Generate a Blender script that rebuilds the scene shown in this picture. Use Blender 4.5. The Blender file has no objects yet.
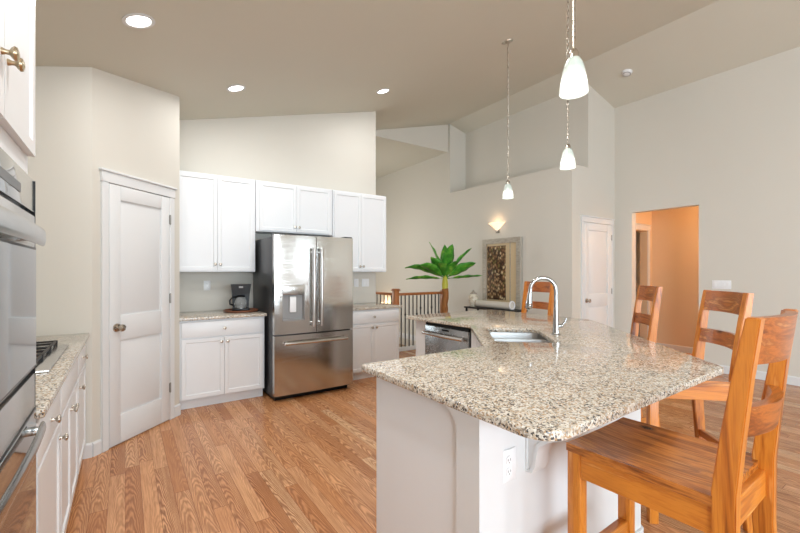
import bpy, bmesh, math, random
from math import pi, sin, cos, radians as R
from mathutils import Vector, Matrix
random.seed(7)
S = bpy.context.scene
COL = S.collection
# ------------------------------------------------------------------ camera, world, light, exposure
cd = bpy.data.cameras.new('camera'); cam = bpy.data.objects.new('camera', cd); COL.objects.link(cam)
cam.location = (0, 0, 1.36); cam.rotation_euler = (R(90), 0, R(-34.5))
cd.sensor_width = 36; cd.lens = 18.0; cd.shift_y = 5.5/800; cd.clip_start = .02
S.camera = cam
S.view_settings.view_transform = 'Standard'; S.view_settings.look = 'None'
S.view_settings.gamma = 1; S.view_settings.use_curve_mapping = False
S.view_settings.exposure = 0.12
w = bpy.data.worlds.new('world'); S.world = w; w.use_nodes = True
bg = w.node_tree.nodes['Background']; bg.inputs[0].default_value = (.86, .93, 1, 1); bg.inputs[1].default_value = 2.2
S.cycles.max_bounces = 14; S.cycles.diffuse_bounces = 8; S.cycles.glossy_bounces = 6; S.cycles.transmission_bounces = 8
S.cycles.sample_clamp_indirect = 6.0
def area(name, loc, rot, sx, sy, power, col=(1, 1, 1)):
    l = bpy.data.lights.new(name, 'AREA'); l.shape = 'RECTANGLE'; l.size = sx; l.size_y = sy; l.energy = power; l.color = col
    o = bpy.data.objects.new(name, l); COL.objects.link(o); o.location = loc; o.rotation_euler = rot
    return o
DAY = (.755, .89, 1)
# lamps in unseen window openings behind the camera, added to supply daylight
area('window_daylight', (-.2, -6.35, 1.5), (R(90), 0, 0), 1.2, 2.0, 95, DAY)
area('window_daylight', (2.0, -6.35, 1.5), (R(90), 0, 0), 2.2, 2.0, 175, DAY)
area('window_daylight', (5.25, -6.35, 1.3), (R(90), 0, 0), .4, 2.4, 40, DAY)
area('window_daylight', (-.80, -3.4, 1.5), (R(90), 0, R(-90)), 2.2, 2.0, 205, DAY)
# unseen fill lamp added in the hall to brighten the sconce wall
area('hall_daylight', (3.08, 7.6, 1.75), (R(90), 0, R(-90)), 1.4, 1.6, 30, (1, .95, .88))

# ------------------------------------------------------------------ materials
def srgb(r, g, b):
    f = lambda v: (v/255/12.92) if v/255 <= .04045 else ((v/255+.055)/1.055)**2.4
    return (f(r), f(g), f(b), 1)
def newmat(name):
    m = bpy.data.materials.new(name); m.use_nodes = True
    return m, m.node_tree, m.node_tree.nodes['Principled BSDF']
def nd(nt, typ, **kw):
    n = nt.nodes.new(typ)
    for k, v in kw.items():
        if k.startswith('i_'):
            key = k[2:]; n.inputs[int(key) if key.isdigit() else key].default_value = v
        else: setattr(n, k, v)
    return n
def math_(nt, op, a, b=None):
    n = nt.nodes.new('ShaderNodeMath'); n.operation = op
    for i, v in enumerate((a, b)):
        if v is None: continue
        if isinstance(v, (int, float)): n.inputs[i].default_value = v
        else: nt.links.new(v, n.inputs[i])
    return n.outputs[0]
def ramp(nt, fac, stops, interp='LINEAR'):
    n = nt.nodes.new('ShaderNodeValToRGB'); cr = n.color_ramp; cr.interpolation = interp
    while len(cr.elements) < len(stops): cr.elements.new(.5)
    for e, (p, c) in zip(cr.elements, stops): e.position = p; e.color = c
    nt.links.new(fac, n.inputs[0]); return n.outputs[0]
def mix(nt, fac, a, b, mode='MIX'):
    n = nt.nodes.new('ShaderNodeMix'); n.data_type = 'RGBA'; n.blend_type = mode
    for i, v in ((0, fac), (6, a), (7, b)):
        if isinstance(v, (int, float)): n.inputs[i].default_value = v
        elif isinstance(v, tuple): n.inputs[i].default_value = v
        else: nt.links.new(v, n.inputs[i])
    return n.outputs[2]
def bump(nt, p, h, strength=.2, dist=.002):
    b = nt.nodes.new('ShaderNodeBump'); b.inputs['Strength'].default_value = strength; b.inputs['Distance'].default_value = dist
    nt.links.new(h, b.inputs['Height']); nt.links.new(b.outputs[0], p.inputs['Normal'])
def objco(nt, rnd=False):
    t = nt.nodes.new('ShaderNodeTexCoord'); o = t.outputs['Object']
    if rnd:
        i = nt.nodes.new('ShaderNodeObjectInfo'); v = nt.nodes.new('ShaderNodeVectorMath'); v.operation = 'ADD'
        k = math_(nt, 'MULTIPLY', i.outputs['Random'], 13.0)
        nt.links.new(o, v.inputs[0]); nt.links.new(k, v.inputs[1]); o = v.outputs[0]
    return o
def scaled(nt, vec, s):
    m = nt.nodes.new('ShaderNodeMapping'); m.inputs['Scale'].default_value = s
    nt.links.new(vec, m.inputs[0]); return m.outputs[0]
def noise(nt, vec, scale, detail=4, rough=.55, dist=0.):
    n = nt.nodes.new('ShaderNodeTexNoise'); n.inputs['Scale'].default_value = scale; n.inputs['Detail'].default_value = detail
    n.inputs['Roughness'].default_value = rough; n.inputs['Distortion'].default_value = dist
    nt.links.new(vec, n.inputs['Vector']); return n.outputs['Fac']
def paint(name, c, rough=.55, tex=.06, spec=.5):
    m, nt, p = newmat(name); o = objco(nt)
    f = noise(nt, o, 2.2, 3)
    k = tuple(max(0, v*.975) for v in c[:3])+(1,)
    nt.links.new(mix(nt, f, k, c), p.inputs['Base Color'])
    p.inputs['Roughness'].default_value = rough; p.inputs['Specular IOR Level'].default_value = spec
    if tex: bump(nt, p, noise(nt, o, 160, 2), tex, .001)
    return m
def metal(name, c, rough, stretch=(1, 1, 1), amt=.12, sc=40):
    m, nt, p = newmat(name); o = objco(nt)
    f = noise(nt, scaled(nt, o, stretch), sc, 3)
    rr = math_(nt, 'ADD', math_(nt, 'MULTIPLY', f, amt), rough-amt*.5)
    nt.links.new(rr, p.inputs['Roughness']); p.inputs['Metallic'].default_value = 1
    nt.links.new(mix(nt, f, tuple(v*.94 for v in c[:3])+(1,), c), p.inputs['Base Color'])
    return m
def plain(name, c, rough=.4, metallic=0, spec=.5, coat=0):
    m, nt, p = newmat(name); o = objco(nt)
    f = noise(nt, o, 35, 2)
    nt.links.new(mix(nt, f, tuple(v*.93 for v in c[:3])+(1,), c), p.inputs['Base Color'])
    p.inputs['Roughness'].default_value = rough; p.inputs['Metallic'].default_value = metallic
    p.inputs['Specular IOR Level'].default_value = spec; p.inputs['Coat Weight'].default_value = coat
    return m
def glow(name, c, strength, base=(.9, .9, .88, 1)):
    m, nt, p = newmat(name)
    p.inputs['Base Color'].default_value = base; p.inputs['Roughness'].default_value = .3
    p.inputs['Emission Color'].default_value = c; p.inputs['Emission Strength'].default_value = strength
    return m
def wood(name, axis, stops, rough=.32, scale=1., coat=.25):
    m, nt, p = newmat(name); o = objco(nt, True)
    st = [11.*scale]*3; st[axis] = .9*scale
    v = scaled(nt, o, st)
    a = noise(nt, v, 1.5, 5, .62, 1.1)
    st2 = [90.*scale]*3; st2[axis] = 3.*scale
    b = noise(nt, scaled(nt, o, st2), 1.6, 3, .6, .2)
    f = math_(nt, 'ADD', math_(nt, 'MULTIPLY', a, .82), math_(nt, 'MULTIPLY', b, .18))
    colr = ramp(nt, f, stops)
    kn = nt.nodes.new('ShaderNodeTexVoronoi'); kn.inputs['Scale'].default_value = 4.2
    s3 = [1.6]*3; s3[axis] = .8
    nt.links.new(scaled(nt, o, s3), kn.inputs['Vector'])
    kf = ramp(nt, kn.outputs['Distance'], [(.04, (0, 0, 0, 1)), (.13, (1, 1, 1, 1))])
    dark = tuple(v*.25 for v in stops[0][1][:3])+(1,)
    nt.links.new(mix(nt, kf, dark, colr), p.inputs['Base Color'])
    p.inputs['Roughness'].default_value = rough; p.inputs['Coat Weight'].default_value = coat; p.inputs['Coat Roughness'].default_value = .2
    bump(nt, p, b, .12, .001)
    return m
def granite(name, gloss=.075):
    m, nt, p = newmat(name); o = objco(nt)
    nz = nt.nodes.new('ShaderNodeTexNoise'); nz.inputs['Scale'].default_value = 45; nz.inputs['Detail'].default_value = 3
    nt.links.new(o, nz.inputs['Vector'])
    vm = nt.nodes.new('ShaderNodeVectorMath'); vm.operation = 'MULTIPLY_ADD'; vm.inputs[1].default_value = (.02, .02, .02)
    nt.links.new(nz.outputs['Color'], vm.inputs[0]); nt.links.new(o, vm.inputs[2]); q = vm.outputs[0]
    v1 = nt.nodes.new('ShaderNodeTexVoronoi'); v1.inputs['Scale'].default_value = 140; nt.links.new(q, v1.inputs['Vector'])
    v2 = nt.nodes.new('ShaderNodeTexVoronoi'); v2.inputs['Scale'].default_value = 190; nt.links.new(q, v2.inputs['Vector'])
    s1 = nt.nodes.new('ShaderNodeSeparateColor'); nt.links.new(v1.outputs['Color'], s1.inputs[0])
    s2 = nt.nodes.new('ShaderNodeSeparateColor'); nt.links.new(v2.outputs['Color'], s2.inputs[0])
    cl = noise(nt, o, 13, 4, .6, .6)
    f = math_(nt, 'ADD', math_(nt, 'MULTIPLY', s1.outputs[0], .72), math_(nt, 'MULTIPLY', cl, .42))
    base = ramp(nt, f, [(0, srgb(92, 86, 82)), (.24, srgb(148, 137, 124)), (.35, srgb(188, 174, 154)), (.47, srgb(208, 201, 188)),
                        (.66, srgb(222, 217, 207)), (.84, srgb(180, 176, 168)), (.95, srgb(230, 227, 219))], 'CONSTANT')
    dk = math_(nt, 'LESS_THAN', math_(nt, 'ADD', s2.outputs[1], math_(nt, 'MULTIPLY', cl, .5)), .36)
    c2 = mix(nt, dk, base, srgb(72, 70, 72))
    br = math_(nt, 'GREATER_THAN', math_(nt, 'ADD', s2.outputs[2], math_(nt, 'MULTIPLY', cl, .4)), 1.08)
    c3 = mix(nt, br, c2, srgb(178, 148, 114))
    nt.links.new(c3, p.inputs['Base Color']); p.inputs['Roughness'].default_value = gloss
    return m
def oakfloor(name):
    m, nt, p = newmat(name); o = objco(nt)
    sp = nt.nodes.new('ShaderNodeSeparateXYZ'); nt.links.new(o, sp.inputs[0]); x, y = sp.outputs[0], sp.outputs[1]
    W, L = .083, 1.15
    px = math_(nt, 'DIVIDE', x, W); row = math_(nt, 'FLOOR', px); fx = math_(nt, 'FRACT', px)
    wn = nd(nt, 'ShaderNodeTexWhiteNoise', noise_dimensions='1D'); nt.links.new(row, wn.inputs['W'])
    py = math_(nt, 'ADD', math_(nt, 'DIVIDE', y, L), math_(nt, 'MULTIPLY', wn.outputs['Value'], 7.))
    colm = math_(nt, 'FLOOR', py); fy = math_(nt, 'FRACT', py)
    cb = nt.nodes.new('ShaderNodeCombineXYZ'); nt.links.new(row, cb.inputs[0]); nt.links.new(colm, cb.inputs[1])
    wi = nd(nt, 'ShaderNodeTexWhiteNoise', noise_dimensions='2D'); nt.links.new(cb.outputs[0], wi.inputs['Vector'])
    idv = wi.outputs['Value']
    sc = nt.nodes.new('ShaderNodeSeparateColor'); nt.links.new(wi.outputs['Color'], sc.inputs[0]); id2 = sc.outputs[1]
    tone = ramp(nt, idv, [(0, srgb(196, 134, 86)), (.3, srgb(216, 156, 106)), (.6, srgb(226, 172, 124)), (.85, srgb(204, 144, 96)), (1, srgb(238, 196, 150))])
    g = nt.nodes.new('ShaderNodeCombineXYZ')
    nt.links.new(math_(nt, 'ADD', math_(nt, 'MULTIPLY', x, 62.), math_(nt, 'MULTIPLY', idv, 91.)), g.inputs[0])
    nt.links.new(math_(nt, 'MULTIPLY', y, 2.6), g.inputs[1]); nt.links.new(math_(nt, 'MULTIPLY', id2, 50.), g.inputs[2])
    fine = noise(nt, g.outputs[0], 1.5, 4, .65, .3)
    # cathedral figure: arches along each plank
    u = math_(nt, 'ADD', math_(nt, 'SUBTRACT', fx, .5), math_(nt, 'MULTIPLY', math_(nt, 'SUBTRACT', id2, .5), 1.1))
    lw = nt.nodes.new('ShaderNodeCombineXYZ')
    nt.links.new(math_(nt, 'ADD', math_(nt, 'MULTIPLY', x, 13.), math_(nt, 'MULTIPLY', idv, 31.)), lw.inputs[0]); nt.links.new(math_(nt, 'MULTIPLY', y, 2.6), lw.inputs[1])
    nt.links.new(math_(nt, 'MULTIPLY', id2, 40.), lw.inputs[2])
    wob = noise(nt, lw.outputs[0], 1., 3, .6)
    t = math_(nt, 'ADD', math_(nt, 'MULTIPLY', math_(nt, 'MULTIPLY', u, u), 34.), math_(nt, 'MULTIPLY', y, 26.))
    t = math_(nt, 'ADD', t, math_(nt, 'MULTIPLY', wob, 15.))
    rings = math_(nt, 'POWER', math_(nt, 'ABSOLUTE', math_(nt, 'SINE', t)), 2.2)
    rings = math_(nt, 'MULTIPLY', rings, math_(nt, 'ADD', math_(nt, 'MULTIPLY', id2, .6), .28))
    c1 = mix(nt, math_(nt, 'MULTIPLY', rings, .95), tone, srgb(116, 66, 34))
    c2 = mix(nt, ramp(nt, fine, [(.42, (0, 0, 0, 1)), (.72, (.7, .7, .7, 1))]), c1, srgb(146, 90, 52))
    seam = math_(nt, 'LESS_THAN', math_(nt, 'ABSOLUTE', math_(nt, 'SUBTRACT', fx, .5)), .487)
    seam2 = math_(nt, 'LESS_THAN', math_(nt, 'ABSOLUTE', math_(nt, 'SUBTRACT', fy, .5)), .4987)
    c3 = mix(nt, math_(nt, 'MULTIPLY', seam, seam2), srgb(120, 68, 36), c2)
    nt.links.new(c3, p.inputs['Base Color'])
    p.inputs['Roughness'].default_value = .27; p.inputs['Specular IOR Level'].default_value = .5
    bump(nt, p, fine, .08, .001)
    return m
WALL = paint('wall_paint', srgb(209, 206, 197), .6)
CEIL = paint('ceiling_paint', srgb(208, 206, 194), .75)
HALLW = paint('hall_paint', srgb(222, 198, 166), .6)
WHITE = paint('cabinet_white', srgb(228, 231, 234), .38, 0)
TRIM = paint('trim_white', srgb(218, 220, 221), .38, 0)
FLOOR = oakfloor('oak_floor')
CARPET = paint('stair_carpet', srgb(172, 150, 128), .95, .3)
GRAN = granite('granite')
def brushed(name, c, rough):
    m = metal(name, c, rough, (1, 1, 30), .06, 3); nt = m.node_tree
    bump(nt, nt.nodes['Principled BSDF'], noise(nt, scaled(nt, objco(nt), (2, 2, 620)), 1., 2), 1., .00022)
    return m
STEEL = brushed('brushed_steel', (.56, .545, .52, 1), .12)
STEELH = metal('satin_steel', (.60, .59, .575, 1), .24, (1, 1, 1), .06)
CHROME = metal('chrome', (.48, .49, .50, 1), .07, (1, 1, 1), .03)
SINKM = metal('sink_steel', (.33, .33, .325, 1), .3, (1, 30, 1), .1, 8)
NICKEL = metal('brushed_nickel', (.52, .48, .42, 1), .28)
HINGE = metal('dark_nickel', (.30, .29, .27, 1), .35)
BRONZE = metal('antique_brass', (.50, .42, .29, 1), .28)
BLACKP = plain('black_plastic', srgb(14, 14, 15), .3, 0, .3)
IRON = plain('black_iron', srgb(28, 26, 26), .45)
FRSIDE = plain('dark_grey_steel', srgb(74, 75, 77), .35, .5)
OVGLASS = plain('dark_oven_glass', srgb(150, 155, 158), .035, .9, .6)
GREYP = plain('grey_plastic', srgb(150, 150, 150), .35)
DGREY = plain('charcoal_plastic', srgb(60, 61, 62), .3)
IVORY = plain('white_plastic', srgb(236, 238, 240), .35)
amber = [(.32, srgb(112, 54, 14)), (.42, srgb(180, 100, 28)), (.51, srgb(208, 130, 46)), (.58, srgb(190, 110, 36)), (.68, srgb(238, 178, 98))]
rust = [(.33, srgb(78, 36, 14)), (.44, srgb(138, 72, 28)), (.52, srgb(176, 100, 42)), (.58, srgb(140, 76, 32)), (.68, srgb(216, 150, 88))]
WZ = wood('stool_post_wood', 2, amber); WX = wood('stool_rail_wood', 0, rust); seatc = [(.34, srgb(74, 36, 14)), (.44, srgb(150, 84, 32)), (.5, srgb(196, 122, 52)), (.56, srgb(134, 76, 32)), (.62, srgb(190, 122, 58)), (.7, srgb(226, 166, 100))]
WY = wood('stool_seat_wood', 1, seatc, .24, .8)
WYA = wood('stool_apron_wood', 1, amber); WXA = wood('stool_stretcher_wood', 0, amber)
oak = [(.25, srgb(126, 68, 28)), (.5, srgb(172, 104, 52)), (.75, srgb(198, 134, 78))]
OAKZ = wood('oak_post', 2, oak, .35, .8); OAKX = wood('oak_rail', 0, oak, .35, .8); OAKY = wood('oak_rail_deep', 1, oak, .35, .8)
TRAYW = wood('tray_wood', 0, [(.3, srgb(92, 50, 30)), (.6, srgb(136, 82, 54)), (.8, srgb(160, 104, 74))], .4, 1.)
def shade_glass(name, c, e):
    m, nt, p = newmat(name)
    t = nt.nodes.new('ShaderNodeTexCoord'); sp = nt.nodes.new('ShaderNodeSeparateXYZ'); nt.links.new(t.outputs['Object'], sp.inputs[0])
    # a lit frosted shade: brightest around the bulb in its lower half
    st = ramp(nt, math_(nt, 'ADD', math_(nt, 'MULTIPLY', sp.outputs[2], 5.7), 0.), [(.08, (.55, .55, .55, 1)), (.2, (1, 1, 1, 1)), (.34, (.95, .95, .95, 1)), (.46, (.3, .3, .3, 1)), (.62, (.10, .10, .10, 1)), (1, (.06, .06, .06, 1))])
    p.inputs['Base Color'].default_value = srgb(178, 190, 182); p.inputs['Roughness'].default_value = .25
    p.inputs['Emission Color'].default_value = c
    nt.links.new(math_(nt, 'MULTIPLY', st, e), p.inputs['Emission Strength'])
    return m
PSHADE = shade_glass('frosted_pendant_glass', (1, .97, .93, 1), .95)
SSHADE = glow('amber_sconce_glass', (1, .70, .45, 1), 1.0, (.8, .7, .6, 1))
LED = glow('recessed_lens', (1, .97, .93, 1), 9)

# ------------------------------------------------------------------ mesh helpers
class G:
    def __init__(s): s.bm = bmesh.new(); s.sm = False
    def _add(s, t, M=None, sm=True):
        s.sm = s.sm or sm
        if M is not None: bmesh.ops.transform(t, matrix=M, verts=t.verts)
        me = bpy.data.meshes.new('t'); t.to_mesh(me); t.free(); s.bm.from_mesh(me); bpy.data.meshes.remove(me); return s
    def box(s, x0, x1, y0, y1, z0, z1, b=0., seg=2, M=None):
        t = bmesh.new(); bmesh.ops.create_cube(t, size=1)
        for v in t.verts: v.co = Vector((x0+(x1-x0)*(v.co.x+.5), y0+(y1-y0)*(v.co.y+.5), z0+(z1-z0)*(v.co.z+.5)))
        if b: bmesh.ops.bevel(t, geom=list(t.edges), offset=b, segments=seg, profile=.5, affect='EDGES', clamp_overlap=True)
        return s._add(t, M, False)
    def panel(s, x0, x1, z0, z1, y0, th, fr, dep=.008, raised=False, M=None, b=.002):
        """slab with its front at y0 facing -Y, framed and recessed"""
        t = bmesh.new(); bmesh.ops.create_cube(t, size=1)
        for v in t.verts: v.co = Vector((x0+(x1-x0)*(v.co.x+.5), y0+th*(v.co.y+.5), z0+(z1-z0)*(v.co.z+.5)))
        t.normal_update()
        f = min(t.faces, key=lambda q: q.calc_center_median().y)
        bmesh.ops.inset_individual(t, faces=[f], thickness=fr, depth=0)
        bmesh.ops.inset_individual(t, faces=[f], thickness=.008, depth=-dep)
        if raised:
            bmesh.ops.inset_individual(t, faces=[f], thickness=.012, depth=0)
            bmesh.ops.inset_individual(t, faces=[f], thickness=.02, depth=dep*.8)
        return s._add(t, M, False)
    def prism(s, pts, z0, z1, b=0., holes=()):
        t = bmesh.new(); es = []
        for loop in [pts]+list(holes):
            vs = [t.verts.new((x, y, z0)) for x, y in loop]
            es += [t.edges.new((vs[i], vs[(i+1) % len(vs)])) for i in range(len(vs))]
        if holes: bmesh.ops.triangle_fill(t, use_beauty=True, edges=es)
        else: t.faces.new(t.verts[:])
        t.normal_update()
        fs = list(t.faces)
        r = bmesh.ops.extrude_face_region(t, geom=fs)
        for v in [e for e in r['geom'] if isinstance(e, bmesh.types.BMVert)]: v.co.z = z1
        bmesh.ops.recalc_face_normals(t, faces=t.faces)
        if b:
            rim = [e for e in t.edges if len(e.link_faces) == 2 and abs(e.verts[0].co.z-e.verts[1].co.z) < 1e-6 and e.calc_face_angle(0) > 1.2]
            bmesh.ops.bevel(t, geom=rim, offset=b, segments=3, profile=.5, affect='EDGES')
        return s._add(t, None, False)
    def cyl(s, p, q, r, r2=None, n=20):
        p, q = Vector(p), Vector(q); d = q-p
        t = bmesh.new(); bmesh.ops.create_cone(t, cap_ends=True, segments=n, radius1=r, radius2=r if r2 is None else r2, depth=d.length)
        return s._add(t, Matrix.Translation((p+q)/2) @ d.to_track_quat('Z', 'Y').to_matrix().to_4x4())
    def ball(s, c, r, sc=(1, 1, 1), n=16):
        t = bmesh.new(); bmesh.ops.create_uvsphere(t, u_segments=n, v_segments=n//2, radius=r)
        return s._add(t, Matrix.Translation(c) @ Matrix.Diagonal((*sc, 1)))
    def lathe(s, prof, M=None, n=28):
        t = bmesh.new(); rings = []
        for r, z in prof:
            rings.append([t.verts.new((0, 0, z))] if r < 1e-6 else [t.verts.new((r*cos(2*pi*i/n), r*sin(2*pi*i/n), z)) for i in range(n)])
        for a, b in zip(rings, rings[1:]):
            for i in range(n):
                j = (i+1) % n
                if len(a) == 1 and len(b) == 1: continue
                if len(a) == 1: t.faces.new((a[0], b[j], b[i]))
                elif len(b) == 1: t.faces.new((a[i], a[j], b[0]))
                else: t.faces.new((a[i], a[j], b[j], b[i]))
        bmesh.ops.recalc_face_normals(t, faces=t.faces)
        return s._add(t, M)
    def tube(s, pts, r, n=10, sec=None, closed=False):
        """sweep a round (or given 2D section) along points; r may be a list"""
        P = [Vector(p) for p in pts]; N = len(P); t = bmesh.new(); rings = []
        up = None
        for i, p in enumerate(P):
            if closed: d = (P[(i+1) % N]-P[i-1])
            else: d = (P[min(i+1, N-1)]-P[max(i-1, 0)])
            d.normalize()
            if up is None:
                up = Vector((0, 0, 1)) if abs(d.z) < .9 else Vector((1, 0, 0))
            side = d.cross(up).normalized(); up = side.cross(d).normalized()
            rr = r[i] if isinstance(r, (list, tuple)) else r
            S2 = sec or [(cos(2*pi*k/n), sin(2*pi*k/n)) for k in range(n)]
            rings.append([t.verts.new(p+side*(a*rr)+up*(b*rr)) for a, b in S2])
        m = len(rings[0])
        for i in range(N if closed else N-1):
            a, b = rings[i], rings[(i+1) % N]
            for k in range(m): t.faces.new((a[k], a[(k+1) % m], b[(k+1) % m], b[k]))
        if not closed: t.faces.new(rings[0][::-1]); t.faces.new(rings[-1])
        bmesh.ops.recalc_face_normals(t, faces=t.faces)
        return s._add(t)
    def hexa(s, bot, top):
        t = bmesh.new(); v = [t.verts.new(p) for p in list(bot)+list(top)]
        for f in ((3, 2, 1, 0), (4, 5, 6, 7), (0, 1, 5, 4), (1, 2, 6, 5), (2, 3, 7, 6), (3, 0, 4, 7)): t.faces.new([v[i] for i in f])
        bmesh.ops.recalc_face_normals(t, faces=t.faces)
        return s._add(t, None, False)
    def obj(s, name, mat, parent=None, sharp=38, M=None):
        if M is not None: bmesh.ops.transform(s.bm, matrix=M, verts=s.bm.verts)
        me = bpy.data.meshes.new(name); s.bm.to_mesh(me); s.bm.free()
        for p in me.polygons: p.use_smooth = s.sm
        me.set_sharp_from_angle(angle=R(sharp))
        me.materials.append(mat)
        o = bpy.data.objects.new(name, me); COL.objects.link(o)
        if parent is not None: o.parent = parent
        return o
def tag(o, label, cat, group=None):
    o['label'] = label; o['category'] = cat
    if group: o['group'] = group
    return o
def thing(name, label, cat, loc=(0, 0, 0), rotz=0., group=None):
    o = bpy.data.objects.new(name, None); COL.objects.link(o); o.location = loc; o.rotation_euler = (0, 0, rotz); o.empty_display_size = .1
    return tag(o, label, cat, group)
def struct(o): o['kind'] = 'structure'; return o
def dup(root, loc, rotz, label):
    r = root.copy(); COL.objects.link(r); r.location = loc; r.rotation_euler = (0, 0, rotz); r['label'] = label
    for ch in list(root.children):
        c = ch.copy(); COL.objects.link(c); c.parent = r
        for g in list(ch.children):
            d = g.copy(); COL.objects.link(d); d.parent = c
    return r
def rounded(poly, rad, n=7):
    """polygon with per-corner radii"""
    out = []
    N = len(poly)
    for i, (p, r) in enumerate(zip(poly, rad)):
        p = Vector(p); a = Vector(poly[i-1])-p; b = Vector(poly[(i+1) % N])-p
        if r <= 0: out.append((p.x, p.y)); continue
        a.normalize(); b.normalize(); ang = a.angle(b); d = r/math.tan(ang/2)
        c = p+(a+b).normalized()*(r/sin(ang/2))
        s0 = p+a*d-c; s1 = p+b*d-c
        a0 = math.atan2(s0.y, s0.x); a1 = math.atan2(s1.y, s1.x); da = (a1-a0+pi) % (2*pi)-pi
        for k in range(n+1): out.append((c.x+r*cos(a0+da*k/n), c.y+r*sin(a0+da*k/n)))
    return out

# ------------------------------------------------------------------ the setting
X0, XR, YR, YB = -.84, 6.63, -6.4, 5.07
zc = lambda x: 2.92+.266*x if x < 5.4 else 4.356-.25*(x-5.4)
# floor with the stair opening left out
f = G(); f.prism([(X0-.1, YR-.1), (8.3, YR-.1), (8.3, 5.72), (3.86, 5.72), (3.86, 9.7), (X0-.1, 9.7)], -.12, 0)
struct(f.obj('floor', FLOOR))
f = G(); f.box(3.86, 5.5, 5.73, 9.7, -.5, -.36); struct(f.obj('floor_landing', CARPET))
# vaulted ceiling, two slopes
def slope_slab(x0, x1, y0, y1, z0, z1, th=.12):
    g = G(); g.hexa([(x0, y0, z0), (x1, y0, z1), (x1, y1, z1), (x0, y1, z0)], [(x0, y0, z0+th), (x1, y0, z1+th), (x1, y1, z1+th), (x0, y1, z0+th)]); return g
struct(slope_slab(X0-.1, 5.4, YR-.1, 6.2, zc(X0-.1), zc(5.4)).obj('ceiling_vault', CEIL))
struct(slope_slab(5.4, 6.75, YR-.1, 6.1, zc(5.4), zc(6.75)).obj('ceiling_slope', CEIL))
g = G(); g.box(2.9, 5.5, 6.2, 9.7, 3.80, 3.9); struct(g.obj('ceiling_hall', CEIL))
# walls
g = G(); g.box(X0-.1, X0, -2.3, 9.7, 0, 3.2).box(X0-.1, X0, YR, -4.5, 0, 3.2).box(X0-.1, X0, -4.5, -2.3, 0, .45).box(X0-.1, X0, -4.5, -2.3, 2.55, 3.2); struct(g.obj('wall_left', WALL))
PX, PY = -.20, 3.71                              # where the pantry wall turns 45 degrees
PE = .628
g = G(); g.prism([(X0, PY), (PX, PY), (PX+PE, PY+PE), (PX+PE, YB), (X0, YB)], 0, 3.3); struct(g.obj('wall_pantry', WALL))
g = G(); g.box(PX+PE, 3.05, YB, YB+.14, 0, 3.85); struct(g.obj('wall_back', WALL))
g = G(); g.box(2.91, 3.05, YB+.14, 9.7, 0, 3.95); struct(g.obj('wall_hall', WALL))
g = G(); g.box(2.91, 5.5, 9.6, 9.7, -.4, 3.9); struct(g.obj('wall_stair_end', WALL))
g = G(); g.box(2.92, 5.43, 6.16, 6.2, 3.80, 4.5); struct(g.obj('wall_header', WALL))
# sconce wall with plant ledge; full height beyond the niche
g = G(); g.box(5.42, 5.85, 3.42, 6.1, 0, 2.96); struct(g.obj('wall_ledge', WALL))
g = G(); g.box(5.42, 5.85, 6.1, 9.7, -.5, 4.5); struct(g.obj('wall_stair', WALL))
g = G(); g.box(5.85, 6.63, 3.42, 6.1, 0, 4.5); struct(g.obj('wall_closet', WALL))
# right wall with the hallway opening
OY0, OY1, OZ = 2.25, 3.15, 2.305
g = G(); g.box(XR, XR+.13, OY1, 3.42, 0, 4.3).box(XR, XR+.13, OY0, OY1, OZ, 4.3).box(XR, XR+.13, YR, OY0, 0, 4.3)
struct(g.obj('wall_right', WALL))
g = G(); g.box(7.8, 7.92, 1.2, 3.36, 0, 2.6); struct(g.obj('wall_passage_right', HALLW))
g = G(); g.box(6.76, 6.86, 3.36, 3.48, 0, 2.6).box(7.62, 7.92, 3.36, 3.48, 0, 2.6).box(6.86, 7.62, 3.36, 3.48, 2.08, 2.6); struct(g.obj('wall_passage_back', HALLW))
g = G(); g.box(6.76, 7.92, 1.1, 1.2, 0, 2.6); struct(g.obj('wall_passage_front', HALLW))
g = G(); g.box(6.64, 7.92, 1.1, 4.6, 2.6, 2.7); struct(g.obj('ceiling_passage', HALLW))
g = G(); g.box(6.64, 7.92, 4.4, 4.5, 0, 2.6).box(6.64, 6.76, 3.42, 4.4, 0, 2.6).box(7.82, 7.92, 3.48, 4.4, 0, 2.6); struct(g.obj('wall_bedroom', WALL))
# rear wall with three unseen window openings, added to let in light
g = G(); z0, z1 = .5, 2.5; xs = [X0-.1, -.8, .4, .9, 3.1, 5.05, 5.45, XR+.1]
for i in range(0, 8, 2): g.box(xs[i], xs[i+1], YR-.1, YR, 0, 4.5)
for i in range(1, 7, 2): g.box(xs[i], xs[i+1], YR-.1, YR, 0, z0 if i < 5 else .1).box(xs[i], xs[i+1], YR-.1, YR, z1, 4.5)
struct(g.obj('wall_rear', WALL))
def window_frame(n, x0, x1, z0, z1, M=None):
    g = G()
    for a in (x0, (x0+x1)/2-.025, x1-.05): g.box(a, a+.05, -.08, -.02, z0, z1)
    for a in (z0, z1-.05): g.box(x0, x1, -.08, -.02, a, a+.05)
    o = struct(g.obj('window_%d' % n, TRIM, M=M)); return o
for n, (a, b, z) in enumerate(((-.8, .4, .5), (.9, 3.1, .5), (5.05, 5.45, .1))): window_frame(n+1, a, b, z, 2.5, Matrix.Translation((0, YR, 0)))
window_frame(4, -1.1, 1.1, .45, 2.55, Matrix.Translation((X0-.1, -3.4, 0)) @ Matrix.Rotation(R(-90), 4, 'Z'))  # unseen side window, added to brighten the facing wall

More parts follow.
